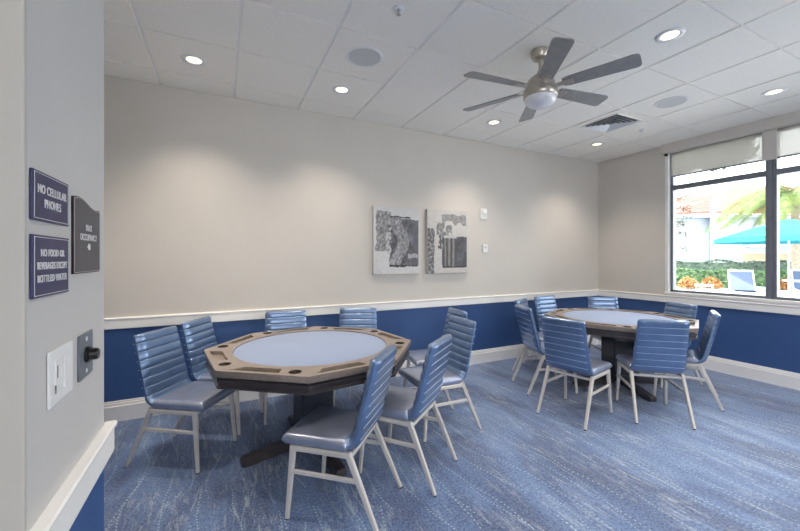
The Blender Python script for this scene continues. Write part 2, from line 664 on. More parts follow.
# main window
wroot = bpy.data.objects.new('window_1', None)
C.objects.link(wroot)
wroot['kind'] = 'structure'
wroot['label'] = 'large dark framed window looking onto the patio'
bm = bmesh.new()
fx0, fx1 = RX + 0.055, RX + 0.115
box(bm, fx0, fx1, WY0, WY1, WZ0 - 0.03, WZ0 + 0.028, 0.002)      # bottom rail
box(bm, fx0, fx1, WY0, WY1, WZ1 - 0.05, WZ1, 0.002)              # head
for y in (WY1 - 0.035, WY0):
    box(bm, fx0, fx1, y, y + 0.035, WZ0, WZ1, 0.002)
ym = WY1 - BAY
mull = []
for k in range(2):
    a = WY1 - (k + 1) * BAY - k * MUL
    box(bm, fx0 - 0.03, fx1 + 0.02, a - MUL * 0.62, a, WZ0, WZ1, 0.003)
    box(bm, fx0 - 0.01, fx1 + 0.01, a - MUL, a - MUL * 0.62, WZ0, WZ1, 0.002)
    mull.append(a)
box(bm, fx0 - 0.008, fx1, WY0, WY1, 2.365, 2.43, 0.003)          # transom bar
obj('window_frame', bm, M['frame_dark'], wroot)
bm = bmesh.new()
box(bm, fx0 + 0.025, fx0 + 0.031, WY0, WY1, WZ0 + 0.01, WZ1 - 0.02)
obj('window_pane', bm, M['glass'], wroot)
bm = bmesh.new()
box(bm, RX - 0.03, fx0, WY0 - 0.03, WY1 + 0.035, WZ0 - 0.034, WZ0, 0.006)
box(bm, RX - 0.012, RX + 0.01, WY0 - 0.02, WY1 + 0.02, RAIL1 - 0.002, WZ0 - 0.03, 0.002)
obj('window_sill', bm, M['trim'], wroot)
bm = bmesh.new()
box(bm, RX - 0.006, fx0, WY1 - 0.004, WY1 + 0.035, WZ0, 2.875, 0.003)
obj('window_jamb', bm, M['white_plastic'], wroot)

# valance over the shades
bm = bmesh.new()
box(bm, RX - 0.07, RX + 0.03, WY0 - 0.1, WY1 + 0.05, 2.875, H + 0.002, 0.003)
struct('trim_window_valance', bm, M['wall'], 'boxed header above the roller shades')
# roller shades
bays = [(WY1 - 0.02, mull[0] + 0.005), (mull[0] - MUL + 0.0, mull[1] + 0.005), (mull[1] - MUL, WY0 + 0.02)]
labs = ['sheer roller shade pulled part way down the left window bay', 'sheer roller shade at the right edge of the photo, right of the window mullion', 'sheer roller shade over the last window bay']
for (a, b), lb in zip(bays, labs):
    t = thing('roller_shade', lb, 'window shade', (RX + 0.02, (a + b) / 2, 2.875), 0, 'roller shades on the window')
    hw = abs(a - b) / 2
    bm = bmesh.new()
    bm.faces.new([bm.verts.new(p) for p in ((0, -hw + 0.01, -0.32), (0, hw - 0.01, -0.32), (0, hw - 0.01, 0), (0, -hw + 0.01, 0))])
    obj('fabric', bm, M['shade'], t)
    bm = bmesh.new()
    box(bm, -0.008, 0.008, -hw + 0.008, hw - 0.008, 2.538 - 2.875, 2.558 - 2.875, 0.004)
    obj('bottom_bar', bm, M['frame_dark'], t)
# pale cover strips between the shades
for a in mull:
    bm = bmesh.new()
    box(bm, RX + 0.003, RX + 0.016, a - MUL - 0.012, a + 0.022, 2.535, 2.875, 0.003)
    struct('trim_shade_channel', bm, M['wall'])
bm = bmesh.new()
lathe(bm, [(0.0, 0), (0.022, 0), (0.022, 0.02), (0.0, 0.02)], 16)
bmesh.ops.rotate(bm, verts=bm.verts, cent=(0, 0, 0), matrix=Matrix.Rotation(-PI / 2, 3, 'Y'))
o = obj('shade_bracket', bm, M['black'], None, loc=(RX - 0.006, WY1 + 0.015, 2.862))
tag(o, 'small black shade bracket at the top left corner of the window', 'bracket')


# ------------------------------------------------------------------ chairs
def spine(v):
    """backrest spine: v in 0..1 -> (y, z, tangent angle)"""
    # short curl under the seat then straight leaning back
    pts = [(-0.045, 0.428), (-0.085, 0.432), (-0.112, 0.447), (-0.128, 0.475), (-0.140, 0.52), (-0.163, 0.61), (-0.188, 0.71), (-0.213, 0.81), (-0.232, 0.892)]
    s = v * (len(pts) - 1)
    i = min(int(s), len(pts) - 2)
    f = s - i
    P = [Vector(p) for p in pts]
    p0, p1, p2, p3 = P[max(i - 1, 0)], P[i], P[i + 1], P[min(i + 2, len(P) - 1)]
    c = 0.5 * ((2 * p1) + (p2 - p0) * f + (2 * p0 - 5 * p1 + 4 * p2 - p3) * f * f + (3 * p1 - p0 - 3 * p2 + p3) * f ** 3)
    return c


def backrest_bm():
    N = 160
    pts = [spine(i / N) for i in range(N + 1)]
    L = [0]
    for a, b in zip(pts[:-1], pts[1:]):
        L.append(L[-1] + (b - a).length)
    tot = L[-1]
    band = 0.0605
    rows = []
    nb_ = 8
    samples = []
    # from the top down: bands with 8 rows each, then the smooth curl
    s = tot
    k = 0
    ph = [0.0, 0.06, 0.16, 0.34, 0.5, 0.66, 0.84, 0.94]
    while s > 0.01:
        for f in ph:
            ss = tot - (k + f) * band
            if ss > 0:
                samples.append((ss, f, k))
        k += 1
        s = tot - k * band
    samples.append((0.0, 0.5, k))
    samples.sort()
    bm = bmesh.new()
    rings = []
    welts = []
    for ss, f, k in samples:
        i = max(0, min(N - 1, next((j for j in range(N) if L[j + 1] >= ss), N - 1)))
        t = (ss - L[i]) / max(1e-9, L[i + 1] - L[i])
        c = pts[i].lerp(pts[i + 1], min(1, max(0, t)))
        j0, j1 = max(0, i - 2), min(N, i + 3)
        tg = (pts[j1] - pts[j0]).normalized()
        nr = Vector((tg.y, -tg.x))          # points to the front (+y)
        bul = math.sin(PI * f) ** 0.45 if k < nb_ else 1.0
        u = ss / tot
        top = tot - ss
        edge = math.sqrt(max(0.0, 1 - max(0, (0.022 - top) / 0.022) ** 2)) if top < 0.022 else 1.0
        bot = 1.0 if ss > 0.02 else 0.6 + 0.4 * ss / 0.02
        fr = (0.026 + 0.006 * bul) * (0.35 + 0.65 * edge) * bot
        bk = (0.026 + 0.0035 * bul) * (0.35 + 0.65 * edge) * bot
        hw = (0.208 - 0.016 * u - 0.003 * (1 - bul)) - 0.010 * (1 - edge)
        ring = []
        nx = 12
        cor = 0.020
        # front side left to right, then the back side right to left
        for q in range(nx + 1):
            x = -hw + 2 * hw * q / nx
            d = hw - abs(x)
            e = math.sqrt(max(0, 1 - (1 - d / cor) ** 2)) if d < cor else 1.0
            ring.append((x, fr * (0.25 + 0.75 * e)))
        for q in range(nx + 1):
            x = hw - 2 * hw * q / nx
            d = hw - abs(x)
            e = math.sqrt(max(0, 1 - (1 - d / cor) ** 2)) if d < cor else 1.0
            ring.append((x, -bk * (0.25 + 0.75 * e)))
        rings.append([Vector((x, c.x + nr.x * n, c.y + nr.y * n)) for x, n in ring])
        if f == 0.0 and 0 < k < nb_:
            welts.append((hw, c, nr, bk))
    ring_loft(bm, rings)
    return bm, welts


def rounded_pad(bm, hx, y0, y1, z0, z1, r=0.028):
    """seat cushion with rounded edges and a slight crown"""
    nx, ny = 14, 14
    def prof(t, half):
        d = half - abs(t)
        return math.sqrt(max(0.0, 1 - (1 - d / r) ** 2)) if d < r else 1.0
    yc, hy = (y0 + y1) / 2, (y1 - y0) / 2
    def lin_pts(half, n):
        a = [-half, -half + r * 0.12, -half + r * 0.35, -half + r * 0.7, -half + r * 1.1]
        m_ = [-half + r * 1.1 + (2 * half - 2.2 * r) * i / (n - 1) for i in range(1, n - 1)]
        return a + m_ + [-x for x in a[::-1]]
    X, Y = lin_pts(hx, 8), lin_pts(hy, 8)
    zm = (z0 + z1) / 2 - 0.004
    top, bot = {}, {}
    for i, x in enumerate(X):
        for j, y in enumerate(Y):
            e = prof(x, hx) * prof(y, hy)
            cr = 0.008 * (1 - (x / hx) ** 2) * (1 - (y / hy) ** 2)
            inset = 0
            wx = x * (1 - 0.03 * (y / hy + 1) / 2 * 0)
            top[i, j] = bm.verts.new((wx, yc + y, zm + (z1 - zm) * e + cr))
            bot[i, j] = top[i, j] if i in (0, len(X) - 1) or j in (0, len(Y) - 1) else bm.verts.new((wx, yc + y, zm - (zm - z0) * min(1, e * 1.2)))
    for i in range(len(X) - 1):
        for j in range(len(Y) - 1):
            bm.faces.new((top[i, j], top[i + 1, j], top[i + 1, j + 1], top[i, j + 1]))
            q = [bot[i, j], bot[i, j + 1], bot[i + 1, j + 1], bot[i + 1, j]]
            try:
                bm.faces.new(q)
            except ValueError:
                pass


def make_chair():
    t = thing('dining_chair', 'x', 'chair', group='blue channel-tufted chairs')
    bm = bmesh.new()
    rounded_pad(bm, 0.212, -0.085, 0.30, 0.402, 0.462)
    obj('seat', bm, M['vinyl_lit_seat'], t, True)
    bm, welts = backrest_bm()
    bk = obj('backrest', bm, M['vinyl'], t, True, 50)
    bm = bmesh.new()
    for hw, c, nr, th in welts:
        y, z = c.x - nr.x * (th + 0.0008), c.y - nr.y * (th + 0.0008)
        tube(bm, [(-hw + 0.012, y, z), (hw - 0.012, y, z)], 0.0024, 6)
    obj('piping', bm, M['welt'], bk, True)
    for s in (-1, 1):
        # front leg
        bm = bmesh.new()
        bar(bm, (s * 0.197, 0.232, 0.400), (s * 0.211, 0.262, 0.006), 0.030, 0.020, (1, 0, 0), 0.034, 0.022)
        l = obj('leg', bm, M['leg'], t)
        bm = bmesh.new()
        lathe(bm, [(0.0, 0), (0.010, 0), (0.010, 0.008), (0.0, 0.008)], 10, (s * 0.211, 0.262, 0))
        obj('glide', bm, M['glide'], l)
        # rear leg
        bm = bmesh.new()
        bar(bm, (s * 0.197, -0.088, 0.402), (s * 0.211, -0.262, 0.006), 0.028, 0.020, (1, 0, 0), 0.036, 0.022)
        l = obj('leg', bm, M['leg'], t)
        bm = bmesh.new()
        lathe(bm, [(0.0, 0), (0.010, 0), (0.010, 0.008), (0.0, 0.008)], 10, (s * 0.211, -0.262, 0))
        obj('glide', bm, M['glide'], l)
        bm = bmesh.new()
        bar(bm, (s * 0.203, 0.243, 0.262), (s * 0.203, -0.150, 0.262), 0.016, 0.016, (1, 0, 0), 0.024, 0.024)
        obj('stretcher', bm, M['leg'], t)
    bm = bmesh.new()
    for s in (-1, 1):
        bar(bm, (s * 0.197, 0.247, 0.388), (s * 0.197, -0.102, 0.388), 0.028, 0.028, (1, 0, 0), 0.030, 0.030)
    bar(bm, (-0.19, 0.236, 0.390), (0.19, 0.236, 0.390), 0.026, 0.026, (0, 1, 0), 0.026, 0.026)
    bar(bm, (-0.19, -0.098, 0.376), (0.19, -0.098, 0.376), 0.018, 0.018, (0, 1, 0), 0.022, 0.022)
    obj('seat_frame', bm, M['leg'], t)
    return t


# (rear midpoint x, y, heading of the front in degrees, label)
CH = [
    (-0.455, 3.205, -34, 'blue tufted chair left of the nearer table, seen from its side, leftmost of all', 1),
    (-0.22, 3.62, -30, 'blue tufted chair behind the leftmost chair, its back against the wainscot', 1),
    (0.58, 3.775, -94, 'blue tufted chair behind the nearer table, the left one of the two facing the camera', 1),
    (1.315, 3.675, -112, 'blue tufted chair behind the nearer table, the right one of the two facing the camera', 1),
    (2.215, 3.08, 172, 'blue tufted chair right of the nearer table, mostly hidden behind another chair back', 1),
    (1.94, 2.62, 178, 'blue tufted chair right of the nearer table, its front facing left, between two other chairs', 1),
    (0.855, 1.855, 138.5, 'blue tufted chair nearest to the camera, pulled up to the nearer table', 1),
    (1.31, 1.98, 128, 'blue tufted chair seen from behind, just right of the chair nearest to the camera', 1),
    (2.645, 2.215, 13, 'blue tufted chair seen from behind at the front left of the farther table', 2),
    (3.355, 1.755, 49, 'blue tufted chair seen squarely from behind at the front of the farther table', 2),
    (4.365, 1.795, 118, 'blue tufted chair right of the farther table, seen edge on', 2),
    (4.87, 2.35, 164, 'blue tufted chair at the farther table, under the window', 2),
    (4.70, 3.26, -120, 'blue tufted chair in the room corner behind the farther table', 2),
    (4.055, 3.69, -91, 'blue tufted chair against the back wall at the farther table, facing the camera', 2),
    (3.47, 3.56, -63, 'blue tufted chair left of the farther table, half hidden behind another chair back', 2),
    (2.93, 2.98, -22, 'blue tufted chair left of the farther table, its dark back turned to the camera', 2),
]
first = make_chair()
for k, (x, y, hd, lb, tb) in enumerate(CH):
    o = first if k == 0 else copy_tree(first)
    a = math.radians(hd)
    o.location = (x + 0.262 * math.cos(a), y + 0.262 * math.sin(a), 0)
    o.rotation_euler = (0, 0, a - PI / 2)
    o['label'] = lb
    o['group'] = 'chairs around the nearer table' if tb == 1 else 'chairs around the farther table'


# ------------------------------------------------------------------ card tables
def octo(R, rot=0.0):
    return [(R * math.cos(rot + k * PI / 4), R * math.sin(rot + k * PI / 4)) for k in range(8)]


def make_table(label, loc, rot):
    t = thing('card_table', label, 'table', loc, rot, 'octagonal card tables')
    R = 0.765
    ap = R * math.cos(PI / 8)
    side = 2 * R * math.sin(PI / 8)
    RF = 0.555
    felt = [(RF * math.cos(a), RF * math.sin(a)) for a in [2 * PI * k / 96 for k in range(96)]]
    trays, cups = [], []
    for k in range(8):
        an = PI / 8 + k * PI / 4              # direction to this side's middle
        ex, ey = math.cos(an), math.sin(an)
        tx, ty = -ey, ex                       # counter-clockwise along the side
        # tray: near the clockwise end; its inner edge tapers along the round field
        tr = [(-0.215, ap - 0.028), (0.100, ap - 0.028), (0.100, ap - 0.092), (0.055, ap - 0.108), (-0.095, ap - 0.108), (-0.150, ap - 0.098)]
        tr = [(-0.232, ap - 0.030), (0.098, ap - 0.030), (0.075, ap - 0.104), (-0.168, ap - 0.104)]
        trays.append([(ex * b + tx * a, ey * b + ty * a) for a, b in tr])
        ca, cb, cr = 0.178, ap - 0.070, 0.040
        cc = (ex * cb + tx * ca, ey * cb + ty * ca)
        cups.append(cc)
    circ = lambda c, r, n=20: [(c[0] + r * math.cos(2 * PI * i / n), c[1] + r * math.sin(2 * PI * i / n)) for i in range(n)]
    holed_slab('rim', octo(R), [felt] + trays + [circ(c, 0.037) for c in cups], 0.738, 0.762, M['taupe'], t)
    holed_slab('tray_board', octo(R - 0.006), [circ(c, 0.037) for c in cups], 0.722, 0.738, M['taupe'], t)
    bm = bmesh.new()
    prism(bm, octo(R - 0.030), 0.706, 0.722)
    sub = octo(R - 0.012)
    prism(bm, sub, 0.690, 0.7065, 0.004)
    prism(bm, octo(R - 0.02), 0.668, 0.691)
    prism(bm, octo(R - 0.010), 0.652, 0.669, 0.005)
    obj('apron', bm, M['espresso'], t)
    bm = bmesh.new()
    lathe(bm, [(0.0, 0.756), (RF - 0.008, 0.756), (RF - 0.003, 0.7545), (RF - 0.001, 0.750), (RF - 0.001, 0.738), (0.0, 0.738)], 96)
    obj('playing_surface', bm, M['felt'], t, True, 40)
    for c in cups:
        bm = bmesh.new()
        lathe(bm, [(0.0365, 0.7625), (0.0365, 0.709), (0.0, 0.709)], 20, (c[0], c[1], 0))
        lathe(bm, [(0.0365, 0.7615), (0.0395, 0.7628), (0.0395, 0.7618)], 20, (c[0], c[1], 0))
        obj('cup_holder', bm, M['cup'], t, True, 40)
    # pedestal
    q = PI / 8
    bm = bmesh.new()
    s = 0.118
    box(bm, -s, s, -s, s, 0.10, 0.655, 0.012)
    box(bm, -s - 0.045, s + 0.045, -s - 0.045, s + 0.045, 0.625, 0.6535, 0.006)
    box(bm, -s - 0.02, s + 0.02, -s - 0.02, s + 0.02, 0.09, 0.145, 0.006)
    bmesh.ops.rotate(bm, verts=bm.verts, cent=(0, 0, 0), matrix=Matrix.Rotation(q, 3, 'Z'))
    obj('pedestal', bm, M['pedestal'], t)
    for k in range(4):
        bm = bmesh.new()
        prof = [(0.06, 0.03), (0.39, 0.016), (0.40, 0.0), (0.50, 0.0), (0.515, 0.012), (0.515, 0.040), (0.50, 0.054), (0.38, 0.068), (0.20, 0.092), (0.06, 0.102)]
        a, b = [], []
        for d, z in prof:
            wdt = 0.036
            a.append(Vector((d, -wdt, z)))
            b.append(Vector((d, wdt, z)))
        va = [bm.verts.new(p) for p in a]
        vb = [bm.verts.new(p) for p in b]
        bm.faces.new(va)
        bm.faces.new(vb[::-1])
        for i in range(len(a)):
            j = (i + 1) % len(a)
            bm.faces.new((va[i], vb[i], vb[j], va[j]))
        bmesh.ops.bevel(bm, geom=[e for e in bm.edges if abs((e.verts[0].co - e.verts[1].co).y) < 1e-6], offset=0.006, segments=2, affect='EDGES')
        bmesh.ops.rotate(bm, verts=bm.verts, cent=(0, 0, 0), matrix=Matrix.Rotation(q + k * PI / 2, 3, 'Z'))
        obj('foot', bm, M['espresso'], t)
    return t


make_table('octagonal wooden card table with pale blue felt centre, the nearer one', (0.628, 2.768, 0), 2.885)
make_table('octagonal wooden card table with pale blue felt centre, the farther one by the window', (4.00, 2.58, 0), 0.03 + PI / 4)

# ------------------------------------------------------------------ ceiling fixtures
TZ = H - 0.008
DL = [(-0.193, 3.313, 'leftmost recessed downlight, at the left end of the row by the back wall'),
      (1.012, 3.285, 'round recessed downlight below the left ceiling speaker, near the back wall'),
      (2.839, 3.293, 'round recessed downlight just left of the ceiling fan light, near the back wall'),
      (4.657, 3.293, 'small round recessed downlight nearest to the far room corner'),
      (2.845, 1.456, 'round recessed downlight above the long fan blade, right of the fan'),
      (4.699, 1.517, 'round recessed downlight at the right edge of the photo, above the window'),
      (1.012, 1.456, None), (2.845, -0.37, None), (4.699, -0.37, None), (1.012, -0.37, None), (-0.80, -0.9, None), (-0.80, 2.70, None)]  # unlabelled ones are added out of view to light the room


def make_downlight():
    t = thing('ceiling_light', 'x', 'light', group='recessed downlights in the ceiling')
    bm = bmesh.new()
    lathe(bm, [(0.054, 0.0), (0.056, -0.004), (0.064, -0.006), (0.088, -0.004), (0.090, 0.002)], 32)
    obj('trim_ring', bm, M['white_plastic'], t, True)
    bm = bmesh.new()
    lathe(bm, [(0.0, -0.003), (0.030, -0.003), (0.054, -0.003), (0.055, 0.002), (0.0, 0.002)], 32)
    obj('lens', bm, M['lens'], t, True, 40)
    ld = bpy.data.lights.new('downlight_lamp', 'SPOT')
    ld.energy = LAMP_W * 4
    ld.spot_size = math.radians(112)
    ld.spot_blend = 1.0
    ld.shadow_soft_size = 0.07
    ld.color = (1.0, 0.88, 0.75)
    lo = bpy.data.objects.new('lamp', ld)
    C.objects.link(lo)
    lo.parent = t
    lo.location = (0, 0, -0.03)
    return t


dl0 = make_downlight()
for k, (x, y, lb) in enumerate(DL):
    o = dl0 if k == 0 else copy_tree(dl0)
    o.location = (x, y, TZ)
    o['label'] = lb or 'added round recessed downlight in the ceiling, out of view'

for x, y, lb in ((1.005, 2.67, 'round ceiling speaker with grey grille, left of the fan'), (4.076, 2.075, 'round white ceiling speaker, right of the fan near the air vent')):
    t = thing('ceiling_speaker', lb, 'speaker', (x, y, TZ), 0, 'round ceiling speakers')
    bm = bmesh.new()
    lathe(bm, [(0.125, -0.006), (0.130, -0.009), (0.143, -0.007), (0.148, 0.002)], 40)
    obj('rim', bm, M['white_plastic'], t, True)
    bm = bmesh.new()
    lathe(bm, [(0.0, -0.005), (0.10, -0.005), (0.127, -0.005), (0.127, 0.001), (0, 0.001)], 40)
    obj('grille', bm, M['grille'], t, True, 40)

# air diffuser
t = thing('ceiling_vent', 'square white louvred air vent in the ceiling right of the fan', 'vent', (4.075, 2.705, TZ), 0)
bm = bmesh.new()
box(bm, -0.20, 0.20, -0.20, 0.20, -0.001, 0.003)
obj('duct', bm, M['vent_dark'], t)
bm = bmesh.new()


def sq_ring(bm, a, za, b, zb, c, zc):
    rings = [[Vector((sx * r, sy * r, z)) for sx, sy in ((-1, -1), (1, -1), (1, 1), (-1, 1))] for r, z in ((a, za), (b, zb), (c, zc))]
    ring_loft(bm, rings, False)


sq_ring(bm, 0.298, -0.001, 0.298, -0.004, 0.225, -0.004)
sq_ring(bm, 0.225, -0.004, 0.225, -0.016, 0.200, -0.004)
obj('frame', bm, M['ceil'], t)
for r in (0.185, 0.145, 0.105, 0.065):
    bm = bmesh.new()
    sq_ring(bm, r, -0.024, r - 0.026, -0.003, r - 0.028, -0.004)
    obj('louvre', bm, M['vent_white'], t)

# sprinkler, occupancy sensor and small detector
t = thing('sprinkler_head', 'chrome sprinkler head in the ceiling near the top edge of the photo', 'sprinkler', (1.005, 2.06, TZ), 0)
bm = bmesh.new()
lathe(bm, [(0.0, -0.004), (0.020, -0.006), (0.036, -0.001), (0.036, 0.002)], 24)
obj('escutcheon', bm, M['white_plastic'], t, True)
bm = bmesh.new()
lathe(bm, [(0.0, 0.0), (0.009, -0.004), (0.009, -0.018), (0.004, -0.022), (0.004, -0.036), (0.0, -0.036)], 12)
for s in (-1, 1):
    tube(bm, [(0, s * 0.008, -0.014), (0, s * 0.013, -0.026), (0, s * 0.004, -0.038)], 0.002, 6)
lathe(bm, [(0.0, -0.037), (0.014, -0.038), (0.014, -0.040), (0.0, -0.041)], 16)
obj('nozzle', bm, M['nickel'], t, True, 40)
t = thing('occupancy_sensor', 'small white sensor on the ceiling between the air vent and the window', 'sensor', (4.63, 2.68, TZ), 0)
bm = bmesh.new()
lathe(bm, [(0.0, -0.026), (0.014, -0.025), (0.024, -0.018), (0.032, -0.004), (0.034, 0.002)], 24)
obj('body', bm, M['white_plastic'], t, True)
bm = bmesh.new()
lathe(bm, [(0.0, -0.030), (0.009, -0.028), (0.011, -0.024)], 16)
obj('sensor_lens', bm, M['grille'], t, True)

# ceiling fan
FX, FYY = 2.185, 2.010
t = thing('ceiling_fan', 'six bladed ceiling fan with brushed nickel body and white glass bowl', 'ceiling fan', (FX, FYY, H - 0.006), 0)
bm = bmesh.new()
lathe(bm, [(0.0, 0.002), (0.070, 0.001), (0.072, -0.012), (0.068, -0.040), (0.058, -0.058), (0.030, -0.066), (0.0, -0.066)], 36)
obj('canopy', bm, M['nickel'], t, True, 40)
bm = bmesh.new()
lathe(bm, [(0.013, -0.06), (0.013, -0.16)], 14)
obj('down_rod', bm, M['nickel'], t, True)
zb = -0.285
bm = bmesh.new()
lathe(bm, [(0.0, -0.150), (0.022, -0.150), (0.026, -0.170), (0.050, -0.185), (0.078, -0.205), (0.100, -0.235), (0.108, -0.262), (0.108, -0.292), (0.0, -0.292)], 40)
obj('motor_housing', bm, M['nickel'], t, True, 40)
bm = bmesh.new()
lathe(bm, [(0.0, -0.288), (0.116, -0.288), (0.124, -0.298), (0.124, -0.350), (0.118, -0.358), (0.0, -0.358)], 40)
obj('light_kit_ring', bm, M['nickel'], t, True, 40)
bm = bmesh.new()
lathe(bm, [(0.115, -0.352), (0.115, -0.364), (0.109, -0.386), (0.090, -0.408), (0.060, -0.422), (0.025, -0.429), (0.0, -0.430)], 40)
obj('glass_bowl', bm, M['bowl'], t, True)
for k in range(6):
    ang = math.radians(-5.7 + 60 * k)
    R3 = Matrix.Rotation(ang, 4, 'Z') @ Matrix.Translation((0, 0, zb)) @ Matrix.Rotation(math.radians(-13), 4, 'X')
    bm = bmesh.new()
    outl = [(0.165, -0.042), (0.20, -0.050), (0.60, -0.066), (0.625, -0.064), (0.640, -0.054), (0.645, -0.035), (0.645, 0.045), (0.636, 0.060), (0.618, 0.066), (0.20, 0.052), (0.165, 0.042)]
    prism(bm, outl, -0.004, 0.004, 0.0012)
    bmesh.ops.transform(bm, matrix=R3, verts=bm.verts)
    bl = obj('blade', bm, M['blade'], t)
    bm = bmesh.new()
    prism(bm, [(0.085, -0.020), (0.15, -0.016), (0.19, -0.032), (0.235, -0.030), (0.235, 0.030), (0.19, 0.032), (0.15, 0.016), (0.085, 0.020)], -0.011, -0.0045, 0.001)
    bmesh.ops.transform(bm, matrix=R3, verts=bm.verts)
    obj('blade_bracket', bm, M['nickel'], bl)


# ------------------------------------------------------------------ canvases on the back wall
def rn(x, y, s, seed):
    return 0.5 + 0.5 * mnoise.noise(Vector((x * s + seed, y * s * 1.1, seed * 1.7)))


def art_a(u, v):     # u left-right, v from the top
    n1, n2, n3 = rn(u, v, 9, 1), rn(u, v, 26, 2), rn(u, v, 4, 3)
    g = 0.80 + 0.06 * (n2 - 0.5)
    col = [g, g, g * 1.0]
    j = 0.03 * (n1 - 0.5) * 2
    if 0.05 + j < u < 0.36 + j and 0.06 + j < v < 0.66:
        d = 0.42 + 0.5 * (n2 - 0.35) + 0.1 * n3
        col = [d, d, d]
    if 0.05 < u < 0.2 and v > 0.66:
        d = 0.74 + 0.1 * n2
        col = [d, d, d]
    if 0.34 + j < u < 0.985 and 0.16 + j < v < 0.88 + j:
        d = 0.22 + 0.35 * (n1 - 0.3) + 0.28 * (n2 - 0.45)
        col = [d, d * 1.0, d * 1.08]
        if abs(u - 0.55 + 0.1 * math.sin(v * 9)) < 0.11 + 0.05 * n3 and v < 0.86:
            d = 0.45 + 0.5 * (n2 - 0.35)
            col = [d, d, d * 1.02]
        if u > 0.84:
            d = 0.22 + 0.2 * n1
            col = [d, d, d * 1.12]
    if 0.36 < u < 0.80 and 0.135 + j * .4 < v < 0.155 + j * .4:
        col = [0.02] * 3
    if 0.33 < u < 0.97 and 0.865 + j * .5 < v < 0.895 + j * .5 and n2 > 0.33:
        col = [0.03] * 3
    if u > 0.74 and 0.70 + j < v < 0.765 + j:
        col = [0.62, 0.62, 0.64]
    if 0.28 + 2 * j < u < 0.38 and 0.3 < v < 0.7 and n2 > 0.5:
        col = [0.72] * 3
    return col


def art_b(u, v):
    n1, n2, n3 = rn(u, v, 9, 11), rn(u, v, 26, 12), rn(u, v, 4, 13)
    g = 0.78 + 0.08 * (n2 - 0.5)
    col = [g, g * 0.985, g * 0.96]
    j = 0.03 * (n1 - 0.5) * 2
    if 0.35 < u < 0.97 and 0.06 + j < v < 0.2 + 2 * j:
        d = 0.52 + 0.25 * (n2 - 0.4)
        col = [d] * 3
    if u < 0.17 + j and v > 0.31 + j:
        d = 0.38 + 0.8 * (n2 - 0.45)
        col = [d] * 3
    if 0.22 < u < 0.6 and 0.2 + j < v < 0.42 and n1 > 0.42:
        d = 0.5 + 0.5 * (n2 - 0.5)
        col = [d] * 3
    if 0.26 < u < 0.36 and 0.4 < v < 0.62 and n2 > .45:
        col = [0.3] * 3
    if 0.36 + j * .5 < u < 0.99 and 0.41 + j * .4 < v < 0.91 + j * .4:
        d = 0.20 + 0.25 * (n1 - 0.3) + 0.15 * (n2 - 0.45)
        col = [d, d * 1.02, d * 1.14]
        s = math.sin(u * 60 + 2 * n1)
        if 0.42 < u < 0.68:
            d = 0.38 + 0.16 * s + 0.15 * (n2 - 0.5)
            col = [d, d * 0.99, d * 0.97]
    if 0.4 < u < 0.72 and 0.40 < v < 0.44:
        col = [0.74] * 3
    if 0.37 < u < 0.97 and 0.895 + j * .4 < v < 0.915 + j * .4:
        col = [0.04] * 3
    return col


def canvas(label, x0, x1, z0, z1, fn):
    t = thing('wall_art', label, 'picture', (x0, BY, z0), 0, 'abstract canvases on the back wall')
    W, Hh, D = x1 - x0, z1 - z0, 0.038
    bm = bmesh.new()
    box(bm, 0, W, -D, -0.001, 0, Hh, 0.003)
    obj('canvas_edge', bm, mat('canvas_side', (196, 190, 186), 0.8), t)
    nx, nz = 90, 120
    bm = bmesh.new()
    lay = bm.loops.layers.color.new('paint')
    vs = [[bm.verts.new((0.003 + (W - 0.006) * i / nx, -D - 0.0012, 0.003 + (Hh - 0.006) * j / nz)) for j in range(nz + 1)] for i in range(nx + 1)]
    for i in range(nx):
        for j in range(nz):
            f = bm.faces.new((vs[i][j], vs[i + 1][j], vs[i + 1][j + 1], vs[i][j + 1]))
            c = fn((i + 0.5) / nx, 1 - (j + 0.5) / nz)
            c = [max(0.01, min(1, q)) for q in c]
            for l in f.loops:
                l[lay] = (c[0], c[1], c[2], 1)
    me = bpy.data.meshes.new('painting')
    bm.to_mesh(me)
    bm.free()
    me.materials.append(m_vcol('abstract_paint'))
    o = bpy.data.objects.new('painting', me)
    C.objects.link(o)
    o.parent = t


canvas('abstract grey and white canvas, the left one of the pair on the back wall', 1.575, 2.178, 1.228, 2.027, art_a)
canvas('abstract grey and white canvas, the right one of the pair on the back wall', 2.292, 2.905, 1.228, 2.030, art_b)

# wall devices right of the canvases
t = thing('strobe_alarm', 'white strobe alarm on the back wall, upper right of the canvases', 'alarm', (3.195, BY, 2.02), 0)
bm = bmesh.new()
box(bm, -0.055, 0.055, -0.022, -0.001, -0.075, 0.075, 0.008)
obj('body', bm, M['white_plastic'], t)
bm = bmesh.new()
box(bm, -0.03, 0.03, -0.045, -0.02, -0.005, 0.045, 0.008)
obj('strobe_lens', bm, M['white_metal'], t)
t = thing('thermostat', 'small white thermostat on the back wall below the strobe alarm', 'thermostat', (3.221, BY, 1.55), 0)
bm = bmesh.new()
box(bm, -0.04, 0.04, -0.022, -0.001, -0.055, 0.055, 0.006)
obj('body', bm, M['white_plastic'], t)
bm = bmesh.new()
box(bm, -0.022, 0.022, -0.024, -0.021, 0.008, 0.034, 0.001)
obj('screen', bm, M['grille'], t)


